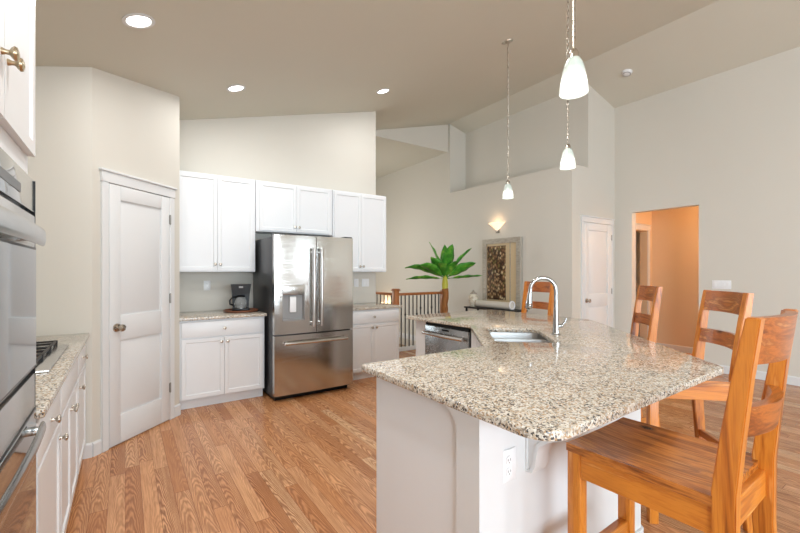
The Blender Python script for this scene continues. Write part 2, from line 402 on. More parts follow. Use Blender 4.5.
def baseboard(name, p, q, h=.105, t=.014):
    p, q = Vector(p), Vector(q); d = (q-p); L = d.length; a = math.atan2(d.y, d.x)
    g = G(); g.box(0, L, -t, 0, 0, h-.012, .0).hexa([(0, -t, h-.012), (L, -t, h-.012), (L, 0, h-.012), (0, 0, h-.012)], [(0, -t*.35, h), (L, -t*.35, h), (L, 0, h), (0, 0, h)])
    return struct(g.obj(name, TRIM, M=Matrix.Translation((p.x, p.y, 0)) @ Matrix.Rotation(a, 4, 'Z')))
r2 = .7071
baseboard('baseboard_right', (XR, OY0-.0), (XR, -6.4)); baseboard('baseboard_right_end', (XR, 3.42), (XR, OY1))
baseboard('baseboard_pantry', (PX-.055, PY), (PX, PY)); baseboard('baseboard_pantry_corner', (PX, PY), (PX+.045, PY+.045)); baseboard('baseboard_pantry_end', (PX+.573, PY+.573), (PX+PE, PY+PE))
baseboard('baseboard_sconce', (5.42, 5.72), (5.42, 3.42)); baseboard('baseboard_closet', (5.42, 3.42), (5.64, 3.42))
baseboard('baseboard_passage', (7.8, 3.36), (7.8, 1.2))
o = baseboard('baseboard_stair', (5.42, 9.6), (5.42, 5.73), .12); o.location.z = -.2
# doors (all two-panel, painted white)
def knob(pos, mat, parent, name='knob', big=False, d='-y'):
    M = Matrix.Translation(pos) @ Matrix.Rotation(R(90), 4, 'X')
    pr = [(0, 0), (.033, 0), (.033, .006), (.012, .010), (.011, .03), (.022, .038), (.029, .05), (.026, .062), (.012, .068), (0, .069)] if big else \
         [(0, 0), (.0085, 0), (.0075, .003), (.0055, .008), (.006, .014), (.012, .018), (.0165, .023), (.015, .028), (.006, .031), (0, .031)]
    return G().lathe(pr, M, 18).obj(name, mat, parent)
def panel_door(n, w_, h, M, hinge, label_knob=None, stile=.1):
    g = G(); th = .03
    g.box(0, w_, .004, th, .012, h, .0)
    midl, midh = .82, 1.018
    for x0, x1, z0, z1 in ((0, stile, .012, h), (w_-stile, w_, .012, h), (stile, w_-stile, .012, .233), (stile, w_-stile, midl, midh), (stile, w_-stile, h-.115, h)):
        g.box(x0, x1, -.012, .006, z0, z1, .006, 2)
    for z0, z1 in ((.233, midl), (midh, h-.115)):
        a, b, m = stile+.012, w_-stile-.012, .034
        g.hexa([(a, .004, z0+.012), (b, .004, z0+.012), (b, .004, z1-.012), (a, .004, z1-.012)], [(a+m, -.010, z0+.012+m), (b-m, -.010, z0+.012+m), (b-m, -.010, z1-.012-m), (a+m, -.010, z1-.012-m)])
    o = struct(g.obj('door_%d' % n, TRIM)); o.matrix_world = M
    kx = w_-.06 if hinge == 'l' else .06
    knob((kx, -.012, .925), NICKEL, o, 'door_knob', True)
    for z in (.30, 1.12, h-.2) if n == 1 else (.25, 1.05, h-.2):
        hx = 0 if hinge == 'l' else w_
        G().cyl((hx, -.014, z-.045), (hx, -.014, z+.045), .007, n=10).box(hx-.012, hx+.012, -.0135, -.010, z-.04, z+.04).obj('hinge', HINGE, o)
    return o
def casing(n, w_, h, M, tw=.058, head=.085, over=.018):
    g = G(); d = .02
    g.box(-tw, -.004, -d, .002, 0, h+.005, .003, 1).box(w_+.004, w_+tw, -d, .002, 0, h+.005, .003, 1)
    g.box(-tw-.006, w_+tw+.006, -d-.004, .002, h+.005, h+head, .003, 1).box(-tw-over, w_+tw+over, -d-.016, .002, h+head, h+head+.018, .004, 1)
    o = struct(g.obj('trim_%d' % n, TRIM)); o.matrix_world = M; return o
Mp = Matrix.Translation((PX+.125*r2, PY+.125*r2, 0)) @ Matrix.Rotation(R(45), 4, 'Z')
Mp = Mp @ Matrix.Translation((.0, -.008, 0))
panel_door(1, .62, 2.04, Mp, 'r'); casing(1, .62, 2.04, Mp @ Matrix.Translation((0, .008, 0)))
Mc = Matrix.Translation((5.71, 3.412, 0)); panel_door(2, .79, 2.115, Mc, 'r', stile=.12); casing(2, .79, 2.115, Matrix.Translation((5.71, 3.42, 0)))
Mh = Matrix.Translation((6.86, 3.36, 0)); casing(3, .76, 2.085, Mh, .075, .09, .01)
# bedroom door standing ajar in the passage
o = panel_door(3, .74, 2.06, Matrix.Translation((6.87, 3.47, 0)) @ Matrix.Rotation(R(62), 4, 'Z'), 'l')

# ------------------------------------------------------------------ cabinets
def cab(name, label, cat, loc, rot, w_, d, z0, z1, toe, doors, drawers, mat_k=NICKEL, group=None, fr=.052):
    t = thing(name, label, cat, loc, rot, group)
    g = G(); g.box(-w_/2, w_/2, 0, d, z0+(.1 if toe else 0), z1, .0015, 1)
    if toe: g.box(-w_/2, w_/2, .065, d, z0, z0+.1)
    g.obj('carcass', WHITE, t)
    for x0, x1, a, b, kx, kz in doors:
        p = G().panel(x0, x1, a, b, -.02, .019, fr).obj('door', WHITE, t)
        if kx is not None: knob((kx, -.02, kz), mat_k, p)
    for x0, x1, a, b, kxs in drawers:
        p = G().box(x0, x1, -.02, -.001, a, b, .003, 2).obj('drawer_front', WHITE, t)
        for kx in kxs: knob((kx, -.02, (a+b)/2), mat_k, p)
    return t
GB = 'base cabinets'
def pair(w_, a, b, kz, kind='d'):
    return [(-w_/2+.012, -.0015, a, b, -.03, kz), (.0015, w_/2-.012, a, b, .03, kz)]
# run beside the oven, facing +X (fronts at x = -0.235)
RX = R(90); FX = -.255
cab('base_cabinet', 'white base cabinet with one drawer and one door right beside the wall ovens', 'cabinet', (FX, 2.03, 0), RX, .58, .578, 0, .883, True,
    [(-.278, .278, .115, .70, .235, .64)], [(-.278, .278, .715, .865, [0.])])
cab('base_cabinet', 'white base cabinet with two doors under the gas cooktop', 'cabinet', (FX, 2.725, 0), RX, .80, .578, 0, .883, True,
    pair(.80, .115, .70, .64), [(-.388, .388, .715, .865, [])])
cab('base_cabinet', 'white base cabinet with one drawer and one door against the pantry wall', 'cabinet', (FX, 3.415, 0), RX, .57, .578, 0, .883, True,
    [(-.272, .272, .115, .70, -.235, .64)], [(-.272, .272, .715, .865, [0.])])
# fridge wall
cab('base_cabinet', 'white base cabinet with two doors under the coffee maker', 'cabinet', (.838, 4.41, 0), 0, .815, .655, 0, .883, True,
    pair(.80, .115, .70, .655), [(-.388, .388, .715, .865, [0.])])
cab('base_cabinet', 'white base cabinet with two doors between refrigerator and stair railing', 'cabinet', (2.615, 4.41, 0), 0, .80, .655, 0, .883, True,
    pair(.80, .115, .70, .655), [(-.388, .388, .715, .865, [0.])])
cab('wall_cabinet', 'tall white wall cabinet with two doors above the coffee maker', 'cabinet', (.838, 4.78, 0), 0, .815, .285, 1.36, 2.43, False,
    [(-.395, -.0015, 1.375, 2.41, -.025, 1.445), (.0015, .385, 1.375, 2.41, .028, 1.445)], [])
cab('wall_cabinet', 'short white wall cabinet with two doors above the refrigerator', 'cabinet', (1.735, 4.78, 0), 0, .965, .285, 1.835, 2.43, False,
    [(-.445, .0-.0015, 1.85, 2.41, -.025, 1.905), (.0015, .445, 1.85, 2.41, .028, 1.905)], [])
cab('wall_cabinet', 'tall white wall cabinet with two doors beside the hall opening', 'cabinet', (2.635, 4.78, 0), 0, .82, .285, 1.36, 2.43, False,
    [(-.395, -.0015, 1.375, 2.41, -.025, 1.435), (.0015, .40, 1.375, 2.41, .028, 1.435)], [])
# counters
g = G(); g.box(X0, -.215, 1.725, PY, .885, .915, .006, 3); tag(g.obj('countertop', GRAN), 'narrow speckled granite countertop holding the gas cooktop', 'countertop')
g = G(); g.box(PX+PE, 1.262, 4.365, YB, .885, .915, .006, 3); tag(g.obj('countertop', GRAN), 'short granite countertop under the coffee maker', 'countertop')
g = G(); g.box(2.20, 3.04, 4.365, YB, .885, .915, .006, 3); tag(g.obj('countertop', GRAN), 'short granite countertop between refrigerator and stair railing', 'countertop')
# oven tower
t = thing('oven_cabinet', 'tall white cabinet housing the stainless double wall oven', 'cabinet', (FX, 1.31, 0), RX)
g = G(); hw = .41
g.box(-hw, -hw+.03, 0, .578, 0, 2.44).box(hw-.03, hw, 0, .578, 0, 2.44, .0015, 1).box(-hw+.03, hw-.03, 0, .578, .1, .32).box(-hw+.03, hw-.03, .07, .578, 0, .1).box(-hw+.03, hw-.03, 0, .578, 1.66, 2.44).box(-hw+.03, hw-.03, .56, .578, .32, 1.66)
g.obj('carcass', WHITE, t)
for sgn in (-1, 1):
    x0, x1 = sorted((sgn*.002, sgn*.395))
    p = G().panel(x0, x1, 1.725, 2.42, -.02, .019, .055).obj('door', WHITE, t); knob((sgn*.03, -.02, 1.87), BRONZE, p)
G().box(-.39, .39, -.02, -.001, .12, .31, .003).obj('drawer_front', WHITE, t)
# double wall oven
t = thing('double_wall_oven', 'stainless double wall oven with dark glass doors set in tall white cabinet', 'oven', (FX, 1.31, 0), RX)
hw = .378
G().box(-hw, hw, .0, .54, .335, 1.645).obj('body', DGREY, t)
G().box(hw-.003, hw+.001, -.0225, .0, .34, 1.645).obj('side_trim', BLACKP, t)
p = G().box(-hw, hw, -.022, -.001, 1.545, 1.645, .003).obj('control_panel', OVGLASS, t)
G().box(-.16, .16, -.0235, -.021, 1.575, 1.60, .001, 1).obj('display', DGREY, p)
OVH = metal('oven_handle_steel', (.42, .415, .40, 1), .2)
def oven_door(z0, z1, zh, gl0, gl1, mat, hh):
    d = G().box(-hw, hw, -.022, -.001, z0, z1, .003).obj('door', STEELH, t)
    G().box(-hw+.016, hw-.016, -.0265, -.022, gl0, gl1, .002, 1).obj('glass', mat, d)
    G().box(-hw+.002, hw-.002, -.0245, -.022, gl0-.006, gl1+.006, .001, 1).obj('gasket', BLACKP, d)
    h = G(); hx = .315
    pts = []
    for k in range(13):
        u = -1+2*k/12; pts.append((u*hx, -.048-.006*(1-u*u), zh))
    h.tube(pts, 1., sec=[(.008*cos(2*pi*i/14), hh*sin(2*pi*i/14)) for i in range(14)])
    for sg in (-1, 1): h.box(sg*hx*.93-.012, sg*hx*.93+.012, -.048, -.02, zh-.011, zh+.011, .003)
    h.obj('handle', OVH, d)
oven_door(1.06, 1.535, 1.465, 1.072, 1.43, OVGLASS, .027)
oven_door(.345, 1.045, .885, .37, .93, OVGLASS, .02)
# cooktop
t = thing('gas_cooktop', 'stainless gas cooktop with black grates set in narrow granite counter', 'cooktop', (-.535, 2.715, .9155), 0)
G().box(-.235, .26, -.38, .38, 0, .014, .005).obj('body', STEELH, t)
for x, y, r in ((-.1, -.22, .045), (.1, -.22, .038), (0, 0, .055), (-.1, .22, .038), (.1, .22, .045)):
    b = G(); b.lathe([(0, 0), (r*1.25, 0), (r*1.2, .008), (r, .012), (r, .02), (0, .022)], Matrix.Translation((x, y, .013)), 20); b.obj('burner', BRONZE, t)
for yc in (-.245, 0, .245):
    g = G()
    for x in (-.2, .2): g.box(x-.005, x+.005, yc-.115, yc+.115, .034, .044)
    for y in (-.11, .11): g.box(-.2, .2, yc+y-.005, yc+y+.005, .034, .044)
    g.box(-.2, .2, yc-.004, yc+.004, .034, .046)
    for x in (-.1, .1): g.box(x-.005, x+.005, yc-.11, yc+.11, .034, .046)
    for x in (-.2, .2):
        for y in (-.11, .11): g.box(x-.009, x+.009, yc+y-.009, yc+y+.009, .012, .044)
    g.obj('grate', IRON, t)

# ------------------------------------------------------------------ refrigerator
t = thing('refrigerator', 'stainless french door refrigerator with water dispenser and bottom freezer', 'refrigerator', (1.727, 4.13, 0), 0)
W2 = .455
G().box(-W2+.005, W2-.005, .075, .86, .04, 1.735, .004).obj('body', FRSIDE, t)
G().box(-W2+.03, W2-.03, .10, .80, .0, .045).obj('base_grille', BLACKP, t)
for x in (-.40, .40): G().box(x-.05, x+.05, .02, .14, 1.735, 1.765, .006).obj('hinge_cover', DGREY, t)
def curved_front(x0, x1, z0, z1, hole=None):
    """door whose face bows gently outward; optional recess (x0,x1,z0,z1,depth)"""
    def fy(x):
        return .012*((x/W2)**2)+.016*max(0, abs(x/W2)-.9)**2*60*.2
    xs_ = [x0+(x1-x0)*i/16 for i in range(17)]; zs = [z0, z1]
    if hole:
        xs_ = sorted(set([x for x in xs_ if not (abs(x-hole[0]) < .012 or abs(x-hole[1]) < .012)]+[hole[0], hole[1]])); zs = [z0, hole[2], hole[3], z1]
    t_ = bmesh.new(); F = [[t_.verts.new((x, fy(x), z)) for z in zs] for x in xs_]; B = [[t_.verts.new((x, .072, z)) for z in zs] for x in xs_]
    nx, nz = len(xs_), len(zs)
    for i in range(nx-1):
        for j in range(nz-1):
            ins = hole and hole[0]-1e-6 <= xs_[i] and xs_[i+1] <= hole[1]+1e-6 and j == 1
            if not ins: t_.faces.new((F[i][j], F[i+1][j], F[i+1][j+1], F[i][j+1]))
            t_.faces.new((B[i][j], B[i][j+1], B[i+1][j+1], B[i+1][j]))
        t_.faces.new((F[i][0], B[i][0], B[i+1][0], F[i+1][0])); t_.faces.new((F[i][-1], F[i+1][-1], B[i+1][-1], B[i][-1]))
    for j in range(nz-1):
        t_.faces.new((F[0][j], F[0][j+1], B[0][j+1], B[0][j])); t_.faces.new((F[-1][j], B[-1][j], B[-1][j+1], F[-1][j+1]))
    bmesh.ops.recalc_face_normals(t_, faces=t_.faces)
    g = G(); g._add(t_); return g
def bar_handle(p, q, off, parent, r=.018, bow=.012):
    p, q = Vector(p), Vector(q); g = G(); pts = []
    for k in range(13):
        u = k/12; v = p.lerp(q, u); v.y -= off+bow*(1-(2*u-1)**2); pts.append(v)
    g.tube(pts, r, 12)
    for u in (.05, .95):
        v = p.lerp(q, u); g.cyl(v, (v.x, v.y-off-.004, v.z), r*.9, n=12)
    return g.obj('handle', STEELH, parent)
HO = (-.372, -.132, .845, 1.225)
d = curved_front(-W2, -.003, .705, 1.75, HO).obj('door', STEEL, t)
g = G(); x0, x1, z0, z1 = HO
g.box(x0, x1, .055, .068, z0, z1).box(x0, x0+.006, .004, .06, z0, z1).box(x1-.006, x1, .004, .06, z0, z1).box(x0, x1, .004, .06, z0, z0+.01)
g.obj('dispenser_recess', GREYP, d)
G().box(x0, x1, -.001, .03, 1.12, z1, .003).obj('dispenser_panel', STEELH, d)
G().box((x0+x1)/2-.035, (x0+x1)/2+.035, .022, .05, .93, 1.1, .008).obj('dispenser_paddle', IVORY, d)
bar_handle((-.045, .004, .775), (-.045, .004, 1.62), .045, d)
d = curved_front(.003, W2, .705, 1.75).obj('door', STEEL, t); bar_handle((.045, .004, .775), (.045, .004, 1.62), .045, d)
d = curved_front(-W2, W2, .065, .69).obj('freezer_drawer', STEEL, t); bar_handle((-.36, .008, .61), (.36, .008, .61), .042, d, .018, .012)

# ------------------------------------------------------------------ coffee maker on a round tray
TX, TY = 1.075, 4.72
g = G(); g.lathe([(0, 0), (.165, 0), (.182, .006), (.185, .022), (.178, .024), (.172, .012), (0, .012)], None, 40); o = tag(g.obj('serving_tray', TRAYW), 'round brown wooden tray under the coffee maker', 'tray'); o.location = (TX, TY, .9155)
t = thing('coffee_maker', 'black drip coffee maker with glass carafe on round tray', 'coffee maker', (TX, TY+.01, .9285), R(-12))
g = G(); g.box(-.09, .09, -.10, .10, 0, .03, .008)
g.hexa([(-.085, .035, .028), (.085, .035, .028), (.085, .10, .028), (-.085, .10, .028)], [(-.095, .03, .2), (.095, .03, .2), (.095, .10, .2), (-.095, .10, .2)])
g.hexa([(-.09, -.085, .185), (.09, -.085, .185), (.095, .10, .185), (-.095, .10, .185)], [(-.105, -.095, .295), (.105, -.095, .295), (.105, .10, .295), (-.105, .10, .295)])
g.obj('body', BLACKP, t)
G().lathe([(0, 0), (.07, 0), (.07, .004), (0, .004)], Matrix.Translation((0, -.03, .03)), 28).obj('warming_plate', STEELH, t)
gm, gnt, gp = newmat('carafe_glass'); gp.inputs['Base Color'].default_value = (.95, .97, .97, 1); gp.inputs['Roughness'].default_value = .03; gp.inputs['Transmission Weight'].default_value = .85; gp.inputs['IOR'].default_value = 1.3
c = G().lathe([(0, 0), (.055, 0), (.066, .02), (.068, .05), (.055, .09), (.045, .11), (.047, .12), (.044, .12), (.042, .11), (.052, .09), (.064, .05), (.062, .02), (.05, .004), (0, .004)], Matrix.Translation((0, -.03, .035)), 28).obj('carafe', gm, t)
G().tube([(-.045, -.05, .15), (-.09, -.075, .15), (-.115, -.085, .12), (-.112, -.085, .08), (-.07, -.06, .06)], .009, 8).obj('carafe_handle', BLACKP, c)
G().lathe([(.047, 0), (.048, .012), (.02, .02), (0, .02)], Matrix.Translation((0, -.03, .152)), 24).obj('carafe_lid', BLACKP, c)
G().box(-.022, .022, -.0985, -.094, .255, .275, .002, 1).obj('badge', GREYP, t)

# wall plates
def plate(label, loc, rotz, w_=.072, kind='outlet', n=1):
    cat = 'outlet' if kind == 'outlet' else 'light switch'
    t = thing('wall_outlet' if kind == 'outlet' else 'switch_plate', label, cat, loc, rotz)
    ww = w_+.046*(n-1)
    G().box(-ww/2, ww/2, -.006, .001, -.057, .057, .003, 2).obj('cover_plate', IVORY, t)
    for k in range(n):
        x = (k-(n-1)/2)*.046
        if kind == 'outlet':
            for z in (-.02, .02):
                s = G().lathe([(0, 0), (.0165, 0), (.016, .003), (0, .003)], Matrix.Translation((x, -.006, z)) @ Matrix.Rotation(R(90), 4, 'X'), 20).obj('socket', IVORY, t)
                q = G()
                for dx in (-.006, .006): q.box(x+dx-.001, x+dx+.001, -.0095, -.0085, z-.002, z+.006)
                q.cyl((x, -.0085, z-.008), (x, -.0095, z-.008), .002, n=8)
                q.obj('slot', DGREY, s)
        else:
            G().box(x-.016, x+.016, -.009, -.005, -.033, .033, .002, 1).obj('rocker', IVORY, t)
    return t
plate('white duplex outlet on backsplash wall beside the coffee maker', (.78, YB, 1.205), 0)
plate('white single switch plate on backsplash wall right beside the refrigerator', (2.725, YB, 1.205), 0, kind='switch')
plate('white double switch plate on backsplash wall nearer the hall opening', (2.875, YB, 1.205), 0, kind='switch', n=2)
plate('wide white switch plate on beige wall beside the hallway opening', (XR, 1.99, 1.19), R(-90), kind='switch', n=4)

# ------------------------------------------------------------------ island
t = thing('kitchen_island', 'white panelled kitchen island with pilaster and corbel under granite top', 'island', (0, 0, 0))
LX, FY = .985, .955
def wallseg(p, q, th, z0=0., z1=.884):
    """upright panel whose outer face runs p->q, thickness th to the left of p->q"""
    p, q = Vector(p), Vector(q); d = (q-p).normalized(); n = Vector((-d.y, d.x))*th
    g = G(); g.prism([tuple(p), tuple(q), tuple(q+n), tuple(p+n)], z0, z1); return g
wallseg((LX, 1.63), (LX, FY+.001), .10).obj('end_panel', WHITE, t)
wallseg((LX+.001, FY), (2.10, FY), .10).obj('bar_wall', TRIM, t)
wallseg((2.10, FY), (3.27, 2.255), .10).obj('bar_wall', TRIM, t)
wallseg((3.27, 2.255), (3.27, 3.285), .10).obj('bar_wall', TRIM, t)
wallseg((3.27, 3.285), (2.508, 3.285), .10).obj('end_panel', WHITE, t)
wallseg((2.455, 3.285), (2.455, 3.125), .05).obj('filler', WHITE, t)
wallseg((2.455, 2.49), (2.455, 2.43), .05).obj('filler', WHITE, t)
for nm, p, q in (('front', (2.455, 2.43), (1.80, 1.655)), ('front', (1.80, 1.655), (LX+.1, 1.655))):
    wallseg(p, q, .02, .1, .884).obj('cabinet_front', WHITE, t)
# doors on the aisle side
pv, qv = Vector((2.455, 2.43)), Vector((1.80, 1.655)); dv = (qv-pv); a = math.atan2(dv.y, dv.x)
for k in range(2):
    L = dv.length; x0 = .06+k*(L-.12)/2
    M = Matrix.Translation((pv.x, pv.y, 0)) @ Matrix.Rotation(a, 4, 'Z')
    p = G().panel(x0, x0+(L-.12)/2-.003, .115, .70, -.02, .019, .052, M=M).obj('door', WHITE, t)
M = Matrix.Translation((1.80, 1.655, 0)) @ Matrix.Rotation(pi, 4, 'Z')
G().panel(.03, .36, .115, .70, -.02, .019, .052, M=M).obj('door', WHITE, t); G().panel(.365, .70, .115, .70, -.02, .019, .052, M=M).obj('door', WHITE, t)
# pilaster at the corner with its cap
g = G(); g.prism([(LX-.018, FY-.012), (LX+.10, FY-.012), (LX+.10, FY+.004), (LX+.004, FY+.004), (LX+.004, FY+.10), (LX-.018, FY+.10)], 0, .80)
g.obj('pilaster', TRIM, t)
g = G(); x0, x1, y0, y1 = LX-.018, LX+.10, FY-.012, FY+.10
for k in range(6):
    u = k/5; e = .022*(u**1.6)
    z0 = .80+.085*k/6; z1 = .80+.085*(k+1)/6
    g.prism([(x0-e, y0-e), (x1+e, y0-e), (x1+e, FY+.004), (LX+.004, FY+.004), (LX+.004, y1+e), (x0-e, y1+e)], z0, z1)
g.obj('pilaster_cap', TRIM, t)
def corbel(M):
    prof = [(0, .625), (-.03, .63), (-.045, .66), (-.05, .70), (-.06, .735), (-.10, .765), (-.165, .795), (-.19, .82), (-.2, .884), (0, .884)]
    g = G(); tb = bmesh.new(); hw = .04
    A = [tb.verts.new((-hw, y, z)) for y, z in prof]; B = [tb.verts.new((hw, y, z)) for y, z in prof]
    tb.faces.new(A); tb.faces.new(B[::-1])
    for i in range(len(prof)): tb.faces.new((A[i], A[(i+1) % len(prof)], B[(i+1) % len(prof)], B[i]))
    bmesh.ops.recalc_face_normals(tb, faces=tb.faces)
    fs = [q for q in tb.faces if abs(q.normal.x) > .9]
    for q in fs:
        bmesh.ops.inset_individual(tb, faces=[q], thickness=.012, depth=0); bmesh.ops.inset_individual(tb, faces=[q], thickness=.003, depth=-.006)
    g._add(tb, M); g.obj('corbel', TRIM, t)
corbel(Matrix.Translation((1.255, FY, 0)))
for p, q in (((1.10, FY), (2.10, FY)), ((2.10, FY), (3.27, 2.255)), ((3.27, 2.255), (3.27, 3.285))):
    p, q = Vector(p), Vector(q); d = (q-p).normalized(); n = Vector((d.y, -d.x))*.013
    G().prism([tuple(p+n), tuple(q+n), tuple(q), tuple(p)], 0, .1, .003).obj('baseboard', TRIM, t)
plate('white duplex outlet on the island wall beside the corbel', (1.118, FY-.001, .675), 0, w_=.08)
# island top with the sink cut-out
SC = Vector((2.30, 1.865)); SA = R(48)
def sk(u, v): return (SC.x+u*cos(SA)-v*sin(SA), SC.y+u*sin(SA)+v*cos(SA))    # u along the bowls, v towards the aisle
outer = rounded([(.93, 1.70), (.94, .66), (2.31, .68), (3.58, 2.06), (3.58, 3.32), (2.34, 3.32), (2.40, 2.45), (1.78, 1.70)], [.03, .10, .06, .25, .10, .05, .03, .06])
hole = rounded([sk(-.31, -.19), sk(.31, -.19), sk(.31, .19), sk(-.31, .19)], [.05]*4, 5)
g = G(); g.prism(outer, .885, .916, .006, [hole]); g.sm = True
tag(g.obj('island_countertop', GRAN, sharp=20), 'large angled granite worktop with undermount sink on the island', 'countertop')
# sink
t = thing('kitchen_sink', 'stainless double bowl undermount sink in the island worktop', 'sink', (SC.x, SC.y, .884), SA)
def bowl(u0, u1):
    v0, v1, dpt = -.20, .20, .20
    g = G()
    rings = []
    tb = bmesh.new()
    for (ins, z) in ((-.012, 0), (0, 0), (.004, -.02), (.012, -dpt+.03), (.03, -dpt+.005), (.06, -dpt)):
        lp = rounded([(u0+ins, v0+ins), (u1-ins, v0+ins), (u1-ins, v1-ins), (u0+ins, v1-ins)], [max(.03, .05-ins*.3)]*4, 4)
        rings.append([tb.verts.new((x, y, z)) for x, y in lp])
    n = len(rings[0])
    for A, B in zip(rings, rings[1:]):
        for i in range(n): tb.faces.new((A[i], A[(i+1) % n], B[(i+1) % n], B[i]))
    tb.faces.new(rings[-1]); bmesh.ops.recalc_face_normals(tb, faces=tb.faces); g._add(tb)
    o = g.obj('bowl', SINKM, t)
    m = o.modifiers.new('wall', 'SOLIDIFY'); m.thickness = .0015; m.offset = 0
    G().lathe([(0, .001), (.04, .001), (.042, .003), (.036, .004), (0, .002)], Matrix.Translation(((u0+u1)/2, 0, -dpt)), 24).obj('drain', CHROME, o)
bowl(-.308, -.012); bowl(.012, .308)
# faucet
bx, by = sk(0.02, -.262)
t = thing('kitchen_faucet', 'chrome gooseneck pull-down faucet standing behind the island sink', 'faucet', (bx, by, .916), SA+pi/2)   # local +x points over the bowls
G().lathe([(0, 0), (.03, 0), (.03, .008), (.024, .014), (.021, .05), (.019, .11), (.0, .11)], None, 24).obj('base', CHROME, t)
pts = [(0, 0, .1), (0, 0, .2), (0, 0, .315)]
for k in range(1, 12): a = pi-pi*1.02*k/11; pts.append((.088+.088*cos(a), 0, .315+.088*sin(a)))
pts.append((.179, 0, .285))
G().tube(pts, [.0165]+[.0135]*(len(pts)-1), 14).obj('spout', CHROME, t)
G().lathe([(0, .0), (.02, 0), (.025, .012), (.022, .055), (.0155, .115), (0, .117)], Matrix.Translation((.186, 0, .18)) @ Matrix.Rotation(R(-4), 4, 'Y'), 18).obj('spray_head', CHROME, t)
g = G(); g.cyl((-.012, 0, .062), (-.036, 0, .066), .012, n=14).tube([(-.036, 0, .066), (-.058, 0, .088), (-.07, 0, .118)], [.008, .007, .006], 10).ball((-.038, 0, .066), .0155); g.obj('lever', CHROME, t)
# dishwasher, facing -X
t = thing('dishwasher', 'stainless dishwasher with black control strip built into the island', 'dishwasher', (2.455, 2.807, 0), R(-90))
hw = .302
G().box(-hw, hw, .01, .56, .10, .872).obj('body', DGREY, t)
G().box(-hw, hw, .05, .50, .0, .10).obj('kick_plate', BLACKP, t)
G().box(-hw, hw, -.012, .012, .845, .868, .002, 1).obj('control_strip', BLACKP, t)
DWS = metal('dishwasher_steel', (.40, .405, .41, 1), .26)
d = G().box(-hw, hw, -.02, .01, .11, .842, .005).obj('door', DWS, t)
bar_handle((-.275, -.02, .775), (.275, -.02, .775), .04, d, .018, .02)
G().box(-.05, .05, -.022, -.019, .812, .828, .002, 1).obj('pocket_vent', BLACKP, d)

